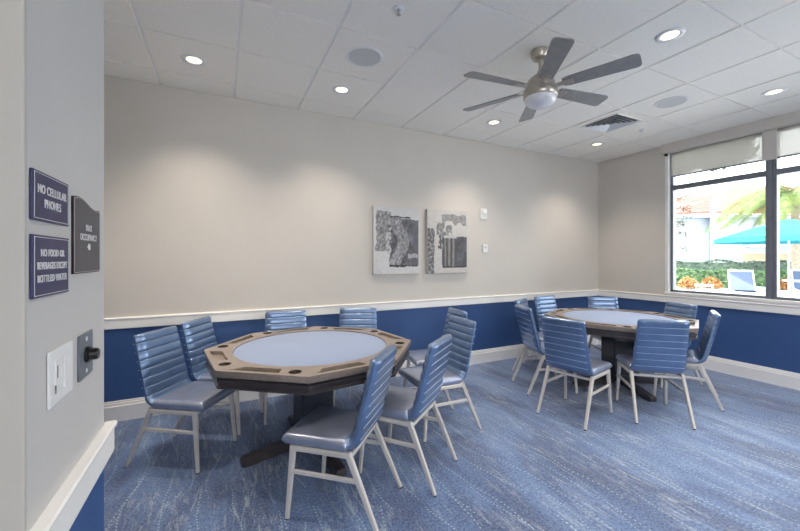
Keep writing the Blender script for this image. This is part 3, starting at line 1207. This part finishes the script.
# ------------------------------------------------------------------ signs and plates on the stub wall (face at x = SX, reading along +Y)
def text_mesh(body, size, m, parent, y, z, depth=0.0012, x=0.0, name='lettering', squeeze=1.0, bold=0.0):
    cu = bpy.data.curves.new(name, 'FONT')
    cu.body = body
    cu.size = size
    cu.align_x = 'CENTER'
    cu.align_y = 'CENTER'
    cu.extrude = depth / 2
    cu.offset = bold
    cu.space_character = 1.1
    tmp = bpy.data.objects.new('tmp', cu)
    C.objects.link(tmp)
    dg = bpy.context.evaluated_depsgraph_get()
    me = bpy.data.meshes.new_from_object(tmp.evaluated_get(dg))
    bpy.data.objects.remove(tmp)
    # local: text x -> +Y, text y -> +Z, normal -> +X
    R = Matrix(((0, 0, 1, x), (squeeze, 0, 0, y), (0, 1, 0, z), (0, 0, 0, 1)))
    me.transform(R)
    me.materials.clear()
    me.materials.append(m)
    me.name = name
    o = bpy.data.objects.new(name, me)
    C.objects.link(o)
    o.parent = parent
    return o


def border(bm, y0, y1, z0, z1, x, w):
    box(bm, x, x + 0.001, y0, y1, z0, z0 + w)
    box(bm, x, x + 0.001, y0, y1, z1 - w, z1)
    box(bm, x, x + 0.001, y0, y0 + w, z0 + w, z1 - w)
    box(bm, x, x + 0.001, y1 - w, y1, z0 + w, z1 - w)


def sign(label, y0, y1, z0, z1, lines, size, m, gap):
    t = thing('wall_sign', label, 'sign', (SX, (y0 + y1) / 2, (z0 + z1) / 2), 0, 'navy signs on the left wall')
    hy, hz = (y1 - y0) / 2, (z1 - z0) / 2
    bm = bmesh.new()
    box(bm, 0.0005, 0.006, -hy, hy, -hz, hz, 0.0015)
    obj('plate', bm, m, t)
    bm = bmesh.new()
    border(bm, -hy + 0.005, hy - 0.005, -hz + 0.004, hz - 0.004, 0.0056, 0.0011)
    obj('border', bm, M['sign_text'], t)
    n = len(lines)
    for i, (ln, sq) in enumerate(lines):
        text_mesh(ln, size, M['sign_text'], t, 0, ((n - 1) / 2 - i) * gap, x=0.0066, squeeze=sq, bold=0.0002)
    return t


sign('navy sign reading NO CELLULAR PHONES, the upper of two stacked signs', 0.925, 1.106, 1.494, 1.592, [('NO CELLULAR', 0.84), ('PHONES', 0.84)], 0.0245, M['sign_navy'], 0.027)
sign('navy sign reading NO FOOD OR BEVERAGES EXCEPT BOTTLED WATER, the lower of two stacked signs', 0.925, 1.108, 1.342, 1.466, [('NO FOOD OR', 0.84), ('BEVERAGES EXCEPT', 0.76), ('BOTTLED WATER', 0.84)], 0.0205, M['sign_navy'], 0.026)

t = thing('occupancy_sign', 'charcoal sign with wavy top reading MAX OCCUPANCY 40', 'sign', (SX, 1.243, 1.475), 0)


def wavy(inset):
    y0, y1, zb_ = -0.103 + inset, 0.102 - inset, -0.094 + inset
    pts = [(y0, zb_), (y1, zb_)]
    n = 20
    for i in range(n + 1):
        u = 1 - i / n
        z = 0.090 + 0.010 * math.cos(PI * (u - 0.18) / 0.65) - inset
        pts.append((y0 + (y1 - y0) * u, z))
    return pts


def yz_prism(bm, pts, x0, x1):
    a = [bm.verts.new((x0, y, z)) for y, z in pts]
    b = [bm.verts.new((x1, y, z)) for y, z in pts]
    bm.faces.new(a)
    bm.faces.new(b)
    for i in range(len(pts)):
        j = (i + 1) % len(pts)
        bm.faces.new((a[i], a[j], b[j], b[i]))


bm = bmesh.new()
yz_prism(bm, wavy(0), 0.0005, 0.005)
obj('backing', bm, M['sign_edge'], t)
bm = bmesh.new()
yz_prism(bm, wavy(0.003), 0.0045, 0.0065)
obj('border', bm, M['sign_red'], t)
bm = bmesh.new()
yz_prism(bm, wavy(0.0046), 0.006, 0.0075)
obj('plate', bm, M['sign_grey'], t)
text_mesh('MAX', 0.024, M['sign_text'], t, 0.0, 0.024, x=0.0078, squeeze=0.9, bold=0.0002)
text_mesh('OCCUPANCY', 0.024, M['sign_text'], t, 0.0, -0.001, x=0.0078, squeeze=0.84, bold=0.0002)
text_mesh('40', 0.024, M['sign_text'], t, 0.0, -0.026, x=0.0078, squeeze=0.9, bold=0.0002)

t = thing('light_switch', 'white double light switch plate on the left wall', 'switch', (SX, 1.067, 1.163), 0)
bm = bmesh.new()
box(bm, 0.0003, 0.006, -0.067, 0.067, -0.060, 0.060, 0.003)
obj('cover_plate', bm, M['white_plastic'], t)
for s in (-1, 1):
    bm = bmesh.new()
    box(bm, 0.005, 0.0085, s * 0.027 - 0.0175, s * 0.027 + 0.0175, -0.036, 0.036, 0.0015)
    if s < 0:
        box(bm, 0.0075, 0.013, -0.031, -0.023, -0.002, 0.020, 0.001)
    rk = obj('rocker', bm, M['white_plastic'], t)
    bm = bmesh.new()
    if s < 0:
        box(bm, 0.0082, 0.0092, -0.036, -0.033, -0.002, 0.024)
        box(bm, 0.0082, 0.0092, -0.046, -0.043, -0.034, -0.016)
        obj('slot', bm, M['glide'], rk)
    else:
        bm.free()
t = thing('volume_control', 'grey wall plate with a black knob beside the white switch plate', 'control', (SX, 1.234, 1.164), 0)
bm = bmesh.new()
box(bm, 0.0003, 0.005, -0.054, 0.054, -0.058, 0.058, 0.0015)
obj('cover_plate', bm, M['steel'], t)
bm = bmesh.new()
for z in (-0.042, 0.042):
    tube(bm, [(0.0045, 0, z), (0.0062, 0, z)], 0.006, 10)
obj('screw', bm, M['white_metal'], t)
bm = bmesh.new()
tube(bm, [(0.0048, 0, 0), (0.012, 0, 0)], 0.021, 20)
tube(bm, [(0.011, 0, 0), (0.013, 0, 0), (0.028, 0, 0), (0.031, 0, 0)], [0.014, 0.016, 0.015, 0.012], 20)
obj('knob', bm, M['black'], t, True, 40)


# ------------------------------------------------------------------ outside
bm = bmesh.new()
box(bm, RX + 0.2, 60, -25, 45, -0.25, -0.02)
box(bm, -20, RX + 0.2, -25, FY - 0.15, -0.25, -0.02)  # unseen paving behind the camera, added to bounce sun onto the ceiling
struct('ground', bm, M['paver'], 'pale patio paving outside the window')


def leafy(bm, n, size, sampler, rnd):
    for _ in range(n):
        c = Vector(sampler(rnd))
        a = Vector((rnd.gauss(0, 1), rnd.gauss(0, 1), rnd.gauss(0, 1))).normalized()
        b = a.cross(Vector((rnd.gauss(0, 1), rnd.gauss(0, 1), rnd.gauss(0, 1)))).normalized()
        s = size * rnd.uniform(0.6, 1.3)
        q = [c - a * s, c + b * s * 0.45, c + a * s, c - b * s * 0.45]
        bm.faces.new([bm.verts.new(p) for p in q])


def line_sampler(a, b, hw, h, z0=0.0, lump=0.15):
    a, b = Vector(a), Vector(b)
    d = b - a
    nrm = Vector((-d.y, d.x)).normalized()
    def f(r):
        u = r.random()
        s = r.uniform(-1, 1)
        hh = h * (1 + lump * mnoise.noise(Vector((u * d.length * 1.3, 0.3, 2))))
        # bias to the outer shell
        if r.random() < 0.5:
            z = hh
            z -= abs(r.gauss(0, 0.05))
        else:
            z = r.uniform(0.02, 1) * hh
            s = math.copysign(1 - abs(r.gauss(0, 0.12)), s)
        p = a + d * u + nrm * hw * s
        return (p.x, p.y, z0 + z)
    return f


rl = random.Random(11)
d1 = Vector((math.sin(HEAD), math.cos(HEAD)))      # direction away from the room
r1 = Vector((math.cos(HEAD), -math.sin(HEAD)))
def P(d, r):
    q = d1 * d + r1 * r
    return (q.x, q.y)

HA, HB = (18.6, 14.5), (26.0, 3.0)


def hedge(name, label, a, b, hw, h, n, size, m, z0=0.0):
    t = thing(name, label, 'hedge', (0, 0, 0))
    bm = bmesh.new()
    leafy(bm, n, size, line_sampler(a, b, hw, h, z0), rl)
    obj('foliage', bm, m, t)
    bm = bmesh.new()
    A, B = Vector(a), Vector(b)
    d = (B - A).normalized()
    nr = Vector((-d.y, d.x)) * hw * 0.8
    prism(bm, [tuple(A + nr), tuple(A - nr), tuple(B - nr), tuple(B + nr)], -0.02, z0 + h * 0.93)
    obj('core', bm, m, t)
    return t


hedge('hedge', 'tall clipped grey green hedge in front of the white building', (19.9, 15.2), (27.6, 3.2), 0.4, 1.28, 12000, 0.06, M['hedge2'])
hedge('hedge', 'loose bright green hedge behind the loungers', (18.9, 14.2), (26.2, 2.8), 0.45, 0.85, 14000, 0.075, M['hedge'])

# croton clumps
cro = None
for k, (x, y) in enumerate([P(17, 12.3), P(17, 13.5), P(17.2, 14.75), P(16.5, 17.6), P(17, 10.9)]):
    if cro is None:
        cro = thing('croton_shrub', 'x', 'shrub', group='orange leaved shrubs along the hedge')
        bm = bmesh.new()
        def cs(r):
            a, h_ = r.uniform(0, 2 * PI), r.random()
            rr = 0.42 * math.sqrt(r.random()) * math.sqrt(max(0.05, 1 - h_ * h_))
            return (rr * math.cos(a), rr * math.sin(a), 0.03 + 0.46 * h_)
        leafy(bm, 700, 0.075, cs, rl)
        obj('leaves', bm, M['croton'], cro)
        bm = bmesh.new()
        for q in range(7):
            a = q * 0.9
            tube(bm, [(0, 0, -0.02), (0.12 * math.cos(a), 0.12 * math.sin(a), 0.2), (0.25 * math.cos(a), 0.25 * math.sin(a), 0.42)], [0.012, 0.01, 0.005], 5)
        obj('stem', bm, M['bark'], cro)
        o = cro
    else:
        o = copy_tree(cro)
    o.location = (x, y, 0)
    o.rotation_euler = (0, 0, k * 1.3)
    o['label'] = ['low orange leaved shrub at the foot of the hedge, by the left window frame', 'low orange leaved shrub left of the lounger back, second from the left window frame', 'low orange leaved shrub behind the lounger back', 'low orange leaved shrub at the hedge, right of the window mullion', 'low orange leaved shrub hidden beyond the left window frame'][k]

# white building with red tiled roofs
d1 = Vector((math.sin(HEAD), math.cos(HEAD)))      # direction away from the room
r1 = Vector((math.cos(HEAD), -math.sin(HEAD)))
def P(d, r):
    q = d1 * d + r1 * r
    return (q.x, q.y)


t = thing('building', 'white building with red tiled roofs beyond the hedge', 'building')
bm = bmesh.new()
prism(bm, [P(26, 14), P(26, 40), P(34, 40), P(34, 14)], -0.02, 4.35)
obj('wall', bm, M['stucco'], t)
# first roof: sloping up away from us, cut by a white parapet on its right
bm = bmesh.new()
def roof(bm, pts, th=0.15):
    lo = [bm.verts.new(p) for p in pts]
    hi = [bm.verts.new((p[0], p[1], p[2] + th)) for p in pts]
    bm.faces.new(lo[::-1])
    bm.faces.new(hi)
    n = len(pts)
    for i in range(n):
        bm.faces.new((lo[i], lo[(i + 1) % n], hi[(i + 1) % n], hi[i]))
roof(bm, [(*P(25.6, 19.0), 4.45), (*P(25.6, 21.85), 4.58), (*P(27.5, 23.6), 6.0), (*P(31, 27.07), 7.4), (*P(31, 22.0), 6.0)])
r_ = obj('roof', bm, M['roof'], t)
bm = bmesh.new()
roof(bm, [(*P(25.5, 22.2), 4.55), (*P(25.5, 34.5), 4.55), (*P(31, 44), 7.4), (*P(31, 28.3), 7.5)])
obj('roof', bm, M['roof'], t)
bm = bmesh.new()
roof(bm, [(*P(25.5, 21.8), 4.3), (*P(25.5, 22.2), 4.3), (*P(31, 28.3), 7.3), (*P(31, 27.0), 7.3)], 0.4)
prism(bm, [P(25.5, 21.8), P(25.5, 22.2), P(26.2, 22.8), P(26.2, 22.4)], -0.02, 4.7)
obj('parapet', bm, M['white_metal'], t)
bm = bmesh.new()
roof(bm, [(*P(25.5, 17.5), 4.3), (*P(25.5, 28), 4.3), (*P(26.3, 28), 4.3), (*P(26.3, 17.5), 4.3)], 0.18)
obj('eave', bm, M['far_grey'], t)
bm = bmesh.new()
prism(bm, [P(25.93, 24.6), P(25.93, 38), P(26.02, 38), P(26.02, 24.6)], 1.1, 1.75)
obj('panel', bm, M['tan'], t)
bm = bmesh.new()
prism(bm, [P(25.5, 24.6), P(25.5, 38), P(26.02, 38), P(26.02, 24.6)], 2.2, 2.40)
obj('ledge', bm, M['far_grey'], t)


def leaf_cluster(bm, centers, rad, n, size, r):
    for c in centers:
        def f(rr, c=c):
            v = Vector((rr.gauss(0, 1), rr.gauss(0, 1), rr.gauss(0, 1))).normalized() * rad * rr.random() ** 0.5
            return (c[0] + v.x, c[1] + v.y, c[2] + v.z * 0.6)
        leafy(bm, n, size, f, r)


# tree whose crown hangs over the left window bay
cx, cy = P(13.0, 9.2)
t = thing('tree', 'thin leafed tree outside the left edge of the window, its crown behind the shade', 'tree', (cx, cy, 0))
bm = bmesh.new()
tube(bm, [(0, 0, -0.1), (0.05, 0.03, 1.5), (0.0, 0.1, 3.0), (0.3, 0.0, 4.4), (0.9, -0.4, 5.4)], [0.13, 0.11, 0.09, 0.07, 0.04], 8)
ends = []
for k in range(9):
    a = -HEAD + rl.uniform(-0.5, 0.5)
    L_ = rl.uniform(0.8, 2.6)
    z0 = rl.uniform(3.6, 4.6)
    e = Vector((L_ * math.cos(a), L_ * math.sin(a), rl.uniform(4.7, 6.3)))
    tube(bm, [(0.1, 0, z0), tuple(Vector((0.1, 0, z0)).lerp(e, 0.5) + Vector((0, 0, 0.25))), tuple(e)], [0.04, 0.028, 0.01], 5)
    ends.append(tuple(e))
obj('trunk', bm, M['bark'], t)
bm = bmesh.new()
cl = []
for k in range(36):
    s = rl.uniform(0.6, 2.9)
    q = r1 * s
    cl.append((q.x + rl.uniform(-.5, .5), q.y + rl.uniform(-.5, .5), 4.5 + rl.uniform(0.0, 1.0) * (0.5 + 0.22 * s) + 0.12 * s))
leaf_cluster(bm, cl, 0.42, 190, 0.09, rl)
cl = []
for k in range(15):
    q = r1 * rl.uniform(0.5, 1.15)
    cl.append((q.x, q.y, rl.uniform(1.6, 4.2)))
leaf_cluster(bm, cl, 0.24, 22, 0.055, rl)
obj('foliage', bm, M['vine'], t)

# palm
px_, py_ = P(15.2, 16.6)
t = thing('palm_tree', 'yellow green palm with long arching fronds behind the turquoise umbrella', 'palm', (px_, py_, 0))
bm = bmesh.new()
tube(bm, [(0, 0, -0.1), (0.05, 0, 1.5), (0.0, 0.05, 2.8), (0.0, 0.0, 4.1)], [0.2, 0.16, 0.13, 0.15], 10)
obj('trunk', bm, M['bark'], t)
for k in range(32):
    a = 2 * PI * k / 32 + rl.uniform(-0.12, 0.12)
    lift = rl.uniform(-0.1, 1.0)
    L_ = rl.uniform(2.3, 3.1)
    bm = bmesh.new()
    pts = []
    for i in range(13):
        s = i / 12
        rad = L_ * (s - 0.12 * s * s * lift)
        z = 4.1 + L_ * (0.75 * lift * s - (0.55 + 0.45 * lift) * s * s)
        pts.append(Vector((rad * math.cos(a), rad * math.sin(a), z)))
    tube(bm, pts, [0.022 - 0.0014 * i for i in range(13)], 4)
    sd = Vector((-math.sin(a), math.cos(a), 0))
    for i in range(60):
        s = 0.12 + 0.88 * i / 59
        f = s * 12
        j = min(11, int(f))
        p = pts[j].lerp(pts[j + 1], f - j)
        tg = (pts[j + 1] - pts[j]).normalized()
        ln = 0.62 * math.sin(PI * min(1, s * 0.85 + 0.12)) + 0.12
        for sgn in (-1, 1):
            tip = p + sd * sgn * ln * 0.72 + tg * ln * 0.5 + Vector((0, 0, -ln * 0.5))
            wv_ = tg * 0.022
            bm.faces.new([bm.verts.new(q) for q in (p - wv_, p + wv_, tip)])
    obj('frond', bm, M['palm'], t)

# turquoise umbrella
ux, uy = P(12.0, 12.86)
t = thing('patio_umbrella', 'turquoise patio umbrella on a white pole', 'umbrella', (ux, uy, 0))
bm = bmesh.new()
lathe(bm, [(0.025, -0.02), (0.025, 2.72)], 12)
obj('pole', bm, M['white_metal'], t, True)
bm = bmesh.new()
lathe(bm, [(0.0, 0.0), (0.28, 0.0), (0.28, 0.05), (0.05, 0.10), (0.03, 0.3)], 20)
obj('base', bm, M['white_metal'], t, True, 40)
bm = bmesh.new()
n = 8
top = bm.verts.new((0, 0, 2.72))
ro = math.radians(10)
R_ = 1.95
mid = [bm.verts.new((R_ * .55 * math.cos(ro + k * PI / 4), R_ * .55 * math.sin(ro + k * PI / 4), 2.41)) for k in range(n)]
rim = [bm.verts.new((R_ * math.cos(ro + k * PI / 4), R_ * math.sin(ro + k * PI / 4), 2.10)) for k in range(n)]
val = [bm.verts.new((R_ * 1.0 * math.cos(ro + k * PI / 4), R_ * 1.0 * math.sin(ro + k * PI / 4), 1.94)) for k in range(n)]
for k in range(n):
    j = (k + 1) % n
    bm.faces.new((top, mid[k], mid[j]))
    bm.faces.new((mid[k], rim[k], rim[j], mid[j]))
    bm.faces.new((rim[k], val[k], val[j], rim[j]))
bmesh.ops.solidify(bm, geom=bm.faces[:], thickness=0.006)
cn = obj('canopy', bm, M['turq'], t)
for k in range(n):
    a = ro + k * PI / 4
    bm = bmesh.new()
    tube(bm, [(0.03 * math.cos(a), 0.03 * math.sin(a), 2.68), (R_ * .55 * math.cos(a), R_ * .55 * math.sin(a), 2.385), (R_ * .98 * math.cos(a), R_ * .98 * math.sin(a), 2.08)], 0.01, 5)
    obj('rib', bm, M['white_metal'], t)
bm = bmesh.new()
lathe(bm, [(0.0, 2.80), (0.03, 2.785), (0.035, 2.75), (0.0, 2.71)], 12)
obj('finial', bm, M['white_metal'], t, True)


# loungers and patio chairs
def make_lounger():
    t = thing('sun_lounger', 'x', 'lounger', group='patio loungers by the umbrella')
    bm = bmesh.new()
    for s in (-1, 1):
        tube(bm, [(s * 0.31, -0.95, 0.36), (s * 0.31, 0.35, 0.36), (s * 0.31, 0.75, 0.98)], 0.022, 8)
    tube(bm, [(-0.31, -0.95, 0.36), (0.31, -0.95, 0.36)], 0.022, 8)
    bar(bm, (-0.33, 0.76, 0.985), (0.33, 0.76, 0.985), 0.05, 0.05, (0, 1, 0), 0.07, 0.07)
    obj('frame', bm, M['white_metal'], t, True, 40)
    for x, y in ((-0.31, -0.8), (0.31, -0.8), (-0.31, 0.4), (0.31, 0.4)):
        bm = bmesh.new()
        tube(bm, [(x, y, 0.36), (x, y + (0.05 if y < 0 else 0.08), -0.02)], 0.02, 8)
        obj('leg', bm, M['white_metal'], t)
    bm = bmesh.new()
    pts = [(-0.93, 0.352), (0.33, 0.352), (0.74, 0.97)]
    for (y0, z0), (y1, z1) in zip(pts[:-1], pts[1:]):
        q = [(-0.3, y0, z0), (0.3, y0, z0), (0.3, y1, z1), (-0.3, y1, z1)]
        bm.faces.new([bm.verts.new(p) for p in q])
    bmesh.ops.solidify(bm, geom=bm.faces[:], thickness=0.01)
    obj('sling', bm, M['sling'], t)
    return t


l0 = make_lounger()
for k, (d, r, a, lb) in enumerate([(11.8, 11.2, -0.62, 'white framed lounger with grey sling, seen through the left window bay'),
                                   (12.2, 13.75, -0.7, 'white framed lounger with grey sling beside the umbrella pole, at the right edge')]):
    o = l0 if k == 0 else copy_tree(l0)
    q = P(d, r)
    o.location = (q[0], q[1], 0)
    o.rotation_euler = (0, 0, math.atan2(d1.y, d1.x) - PI / 2 + a)
    o['label'] = lb


def make_side_table():
    t = thing('patio_side_table', 'x', 'table', group='low white patio side tables')
    bm = bmesh.new()
    for i in range(8):
        y = -0.245 + 0.07 * i
        box(bm, -0.27, 0.27, y - 0.026, y + 0.026, 0.42, 0.437, 0.003)
    for s in (-1, 1):
        box(bm, s * 0.25 - 0.015, s * 0.25 + 0.015, -0.26, 0.26, 0.385, 0.42)
    obj('tabletop', bm, M['white_metal'], t)
    for sx in (-1, 1):
        for sy in (-1, 1):
            bm = bmesh.new()
            tube(bm, [(sx * 0.24, sy * 0.23, 0.40), (sx * 0.26, sy * 0.25, -0.02)], 0.017, 6)
            obj('leg', bm, M['white_metal'], t)
    return t


c0 = make_side_table()
for k, (d, r, a, lb) in enumerate([(13.6, 11.4, 0.4, 'low white side table left of the grey lounger, seen through the window'),
                                   (12.3, 12.25, 0.2, 'low white side table right of the grey lounger, against the window mullion')]):
    o = c0 if k == 0 else copy_tree(c0)
    q = P(d, r)
    o.location = (q[0], q[1], 0)
    o.rotation_euler = (0, 0, a)
    o['label'] = lb
t = thing('patio_table', 'round white patio table by the umbrella pole', 'table', (*P(11.2, 12.45), 0))
bm = bmesh.new()
lathe(bm, [(0.0, 0.70), (0.45, 0.70), (0.46, 0.715), (0.45, 0.73), (0.0, 0.73)], 28)
obj('tabletop', bm, M['white_metal'], t, True, 40)
bm = bmesh.new()
lathe(bm, [(0.25, -0.02), (0.25, 0.01), (0.03, 0.05), (0.03, 0.70)], 16)
obj('base', bm, M['white_metal'], t, True, 40)
